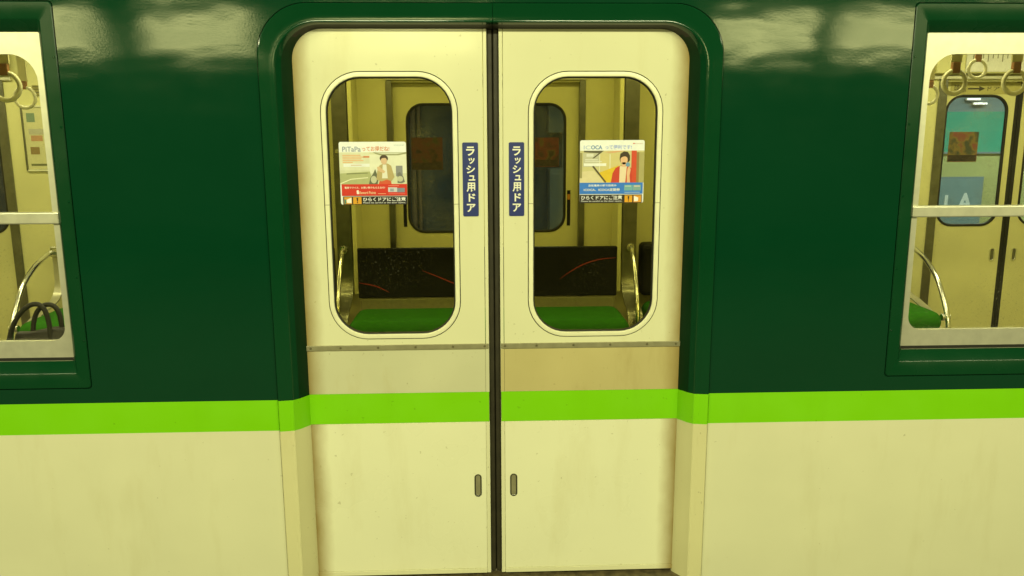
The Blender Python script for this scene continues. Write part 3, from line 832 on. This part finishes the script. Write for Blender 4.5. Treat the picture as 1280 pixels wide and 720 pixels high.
# ================================================================== handbag on the near bench
hb = tag(empty("handbag", (-1.685, .52, .445)), "black leather handbag with two handles on bench inside left window", "handbag")
bm = bmesh.new()
secs = [(.0, .105, .055), (.03, .120, .07), (.12, .118, .066), (.21, .110, .052), (.28, .100, .040), (.312, .092, .030), (.318, .086, .020)]
rings = []
for z, a, b in secs:
    ring = []
    for i in range(28):
        t = 2*math.pi*i/28; ct, st = math.cos(t), math.sin(t)
        e = .55
        x = a*math.copysign(abs(ct)**e, ct); y = b*math.copysign(abs(st)**e, st)
        ring.append(bm.verts.new((x, y+.006*math.sin(x*40+z*20), z+.008*math.sin(x*25)*(z > .2))))
    rings.append(ring)
for a, b in zip(rings, rings[1:]):
    for i in range(28): bm.faces.new((a[i], a[(i+1) % 28], b[(i+1) % 28], b[i]))
bm.faces.new(rings[0]); bm.faces.new(rings[-1])
shade(link("bag_body", from_bm(bm, "bag_body"), hb, BAGM))
for y, pts in ((-.04, [(-.118, .20), (-.104, .30), (-.070, .37), (-.028, .412), (.012, .420), (.036, .39), (.044, .32), (.046, .20)]),
               (.04, [(-.050, .20), (-.045, .30), (-.028, .37), (.004, .405), (.040, .405), (.060, .37), (.064, .30), (.066, .20)])):
    cp = catmull([(x, y*(1 if z < .3 else .6), z) for x, z in pts], 6)
    tube("bag_handle", cp, .0092, BAGM, hb, 8, sy=1.0)

# ================================================================== station beyond the train
def wallbox(name, x0, x1, y0, y1, z0, z1, m, parent, **k): return box(name, x0, x1, y0, y1, z0, z1, m, parent, **k)
TEAL = mat("teal_panel", (.06, .42, .30), .5, 0, .05, 1.5)
WCR = mat("pale_green_wall", (.52, .54, .22), .6, 0, .06, 2)
GREYB = mat("blue_grey_board", (.22, .30, .34), .6, 0, .08, 2)
DKW = mat("dark_slate_wall", (.10, .13, .20), .7, 0, .15, 2)
wl = tag(empty("station_wall", (6, 6.9, -.1)), "teal and pale green station wall seen through the right window", "wall")
def PWL(o): o.location = (-6, -6.9, .1); return o
PWL(box("lower_wall", 3.4, 12, 6.85, 6.95, -.10, 1.235, WCR, wl)); PWL(box("teal_band", 3.4, 12, 6.84, 6.95, 1.236, 1.70, TEAL, wl)); PWL(box("upper_wall", 3.4, 12, 6.86, 6.95, 1.701, 3.6, GREYB, wl))
PWL(box("wall_ledge", 3.4, 12, 6.825, 6.839, 1.225, 1.245, GREYB, wl))
dw = tag(box("dark_station_wall", -9, 3.4, 6.6, 6.8, -.10, 3.4, DKW, bev=.01), "dark slate wall seen through the far middle door windows", "wall")
PINK = mat("pinkish_pipe", (.36, .25, .20), .5)
for x0, x1, lab in ((-.80, -.745, "pinkish upright pipe behind far middle door, nearer its left edge"), (-.725, -.69, "slim pinkish upright pipe right of the thicker pipe, behind far door")):
    tag(tube("wall_pipe", [((x0+x1)/2, 6.54, -.1), ((x0+x1)/2, 6.54, 1.0), ((x0+x1)/2, 6.54, 3.3)], (x1-x0)/2, PINK, None, 12), lab, "pipe", "upright pipes on the dark wall")
cb = tag(empty("station_cabinet", (.75, 6.4, -.1)), "blue grey cabinet standing behind far middle door, right leaf", "cabinet")
def PC(o): o.location = (-.75, -6.4, .1); return o
GB2 = mat("cabinet_grey", (.30, .33, .38), .5)
PC(box("body", .70, 1.10, 6.25, 6.58, -.10, 1.10, GB2, cb, bev=.01)); PC(box("door_panel", .72, 1.08, 6.235, 6.249, .0, 1.05, GB2, cb, bev=.004)); PC(box("top_board", .70, 1.2, 6.45, 6.58, 1.48, 1.86, GB2, cb, bev=.01))
PC(box("board_post", .86, .92, 6.50, 6.56, 1.10, 1.48, GB2, cb))
ws = tag(empty("station_sign", (5.6, 6.8, .3)), "blue grey station sign with white capital A on pale wall", "sign")
def PSS(o): o.location = (-5.6, -6.8, -.3); return o
SB = mat("sign_blue_grey", (.20, .31, .34), .5)
PSS(box("sign_board", 5.10, 5.79, 6.80, 6.82, .30, .935, SB, ws)); PSS(box("sign_rim", 5.08, 5.81, 6.808, 6.823, .935, .96, GREYB, ws)); PSS(box("sign_rim", 5.791, 5.81, 6.808, 6.823, .30, .934, GREYB, ws))
LET = mat("sign_white", (.75, .82, .8), .5)
PSS(text("lettering", "A", 5.51, 5.70, .56, .775, 6.797, LET, ws, .03)); PSS(text("lettering", "I", 5.36, 5.40, .56, .75, 6.797, LET, ws, .03))
# lit tubes on the wall beyond
EM = bpy.data.materials.new("lit_tube"); EM.use_nodes = True
pb = EM.node_tree.nodes["Principled BSDF"]; pb.inputs["Emission Color"].default_value = (1, 1, .95, 1); pb.inputs["Emission Strength"].default_value = 2.2
for x, z, lab in ((5.60, 1.84, "upper left lit tube beyond the teal wall"), (5.68, 1.79, "lower left lit tube beyond the teal wall"), (6.1, 1.83, "right lit tube beyond the teal wall")):
    f_ = tag(empty("tube_lamp", (x, 6.83, z)), lab, "lamp", "lit tubes above the teal wall")
    tube("lit_tube", [(-.075, -.02, 0), (.075, -.02, 0)], .011, EM, f_, 8); box("housing", -.08, .08, -.008, .02, -.012, .012, ALU, f_)
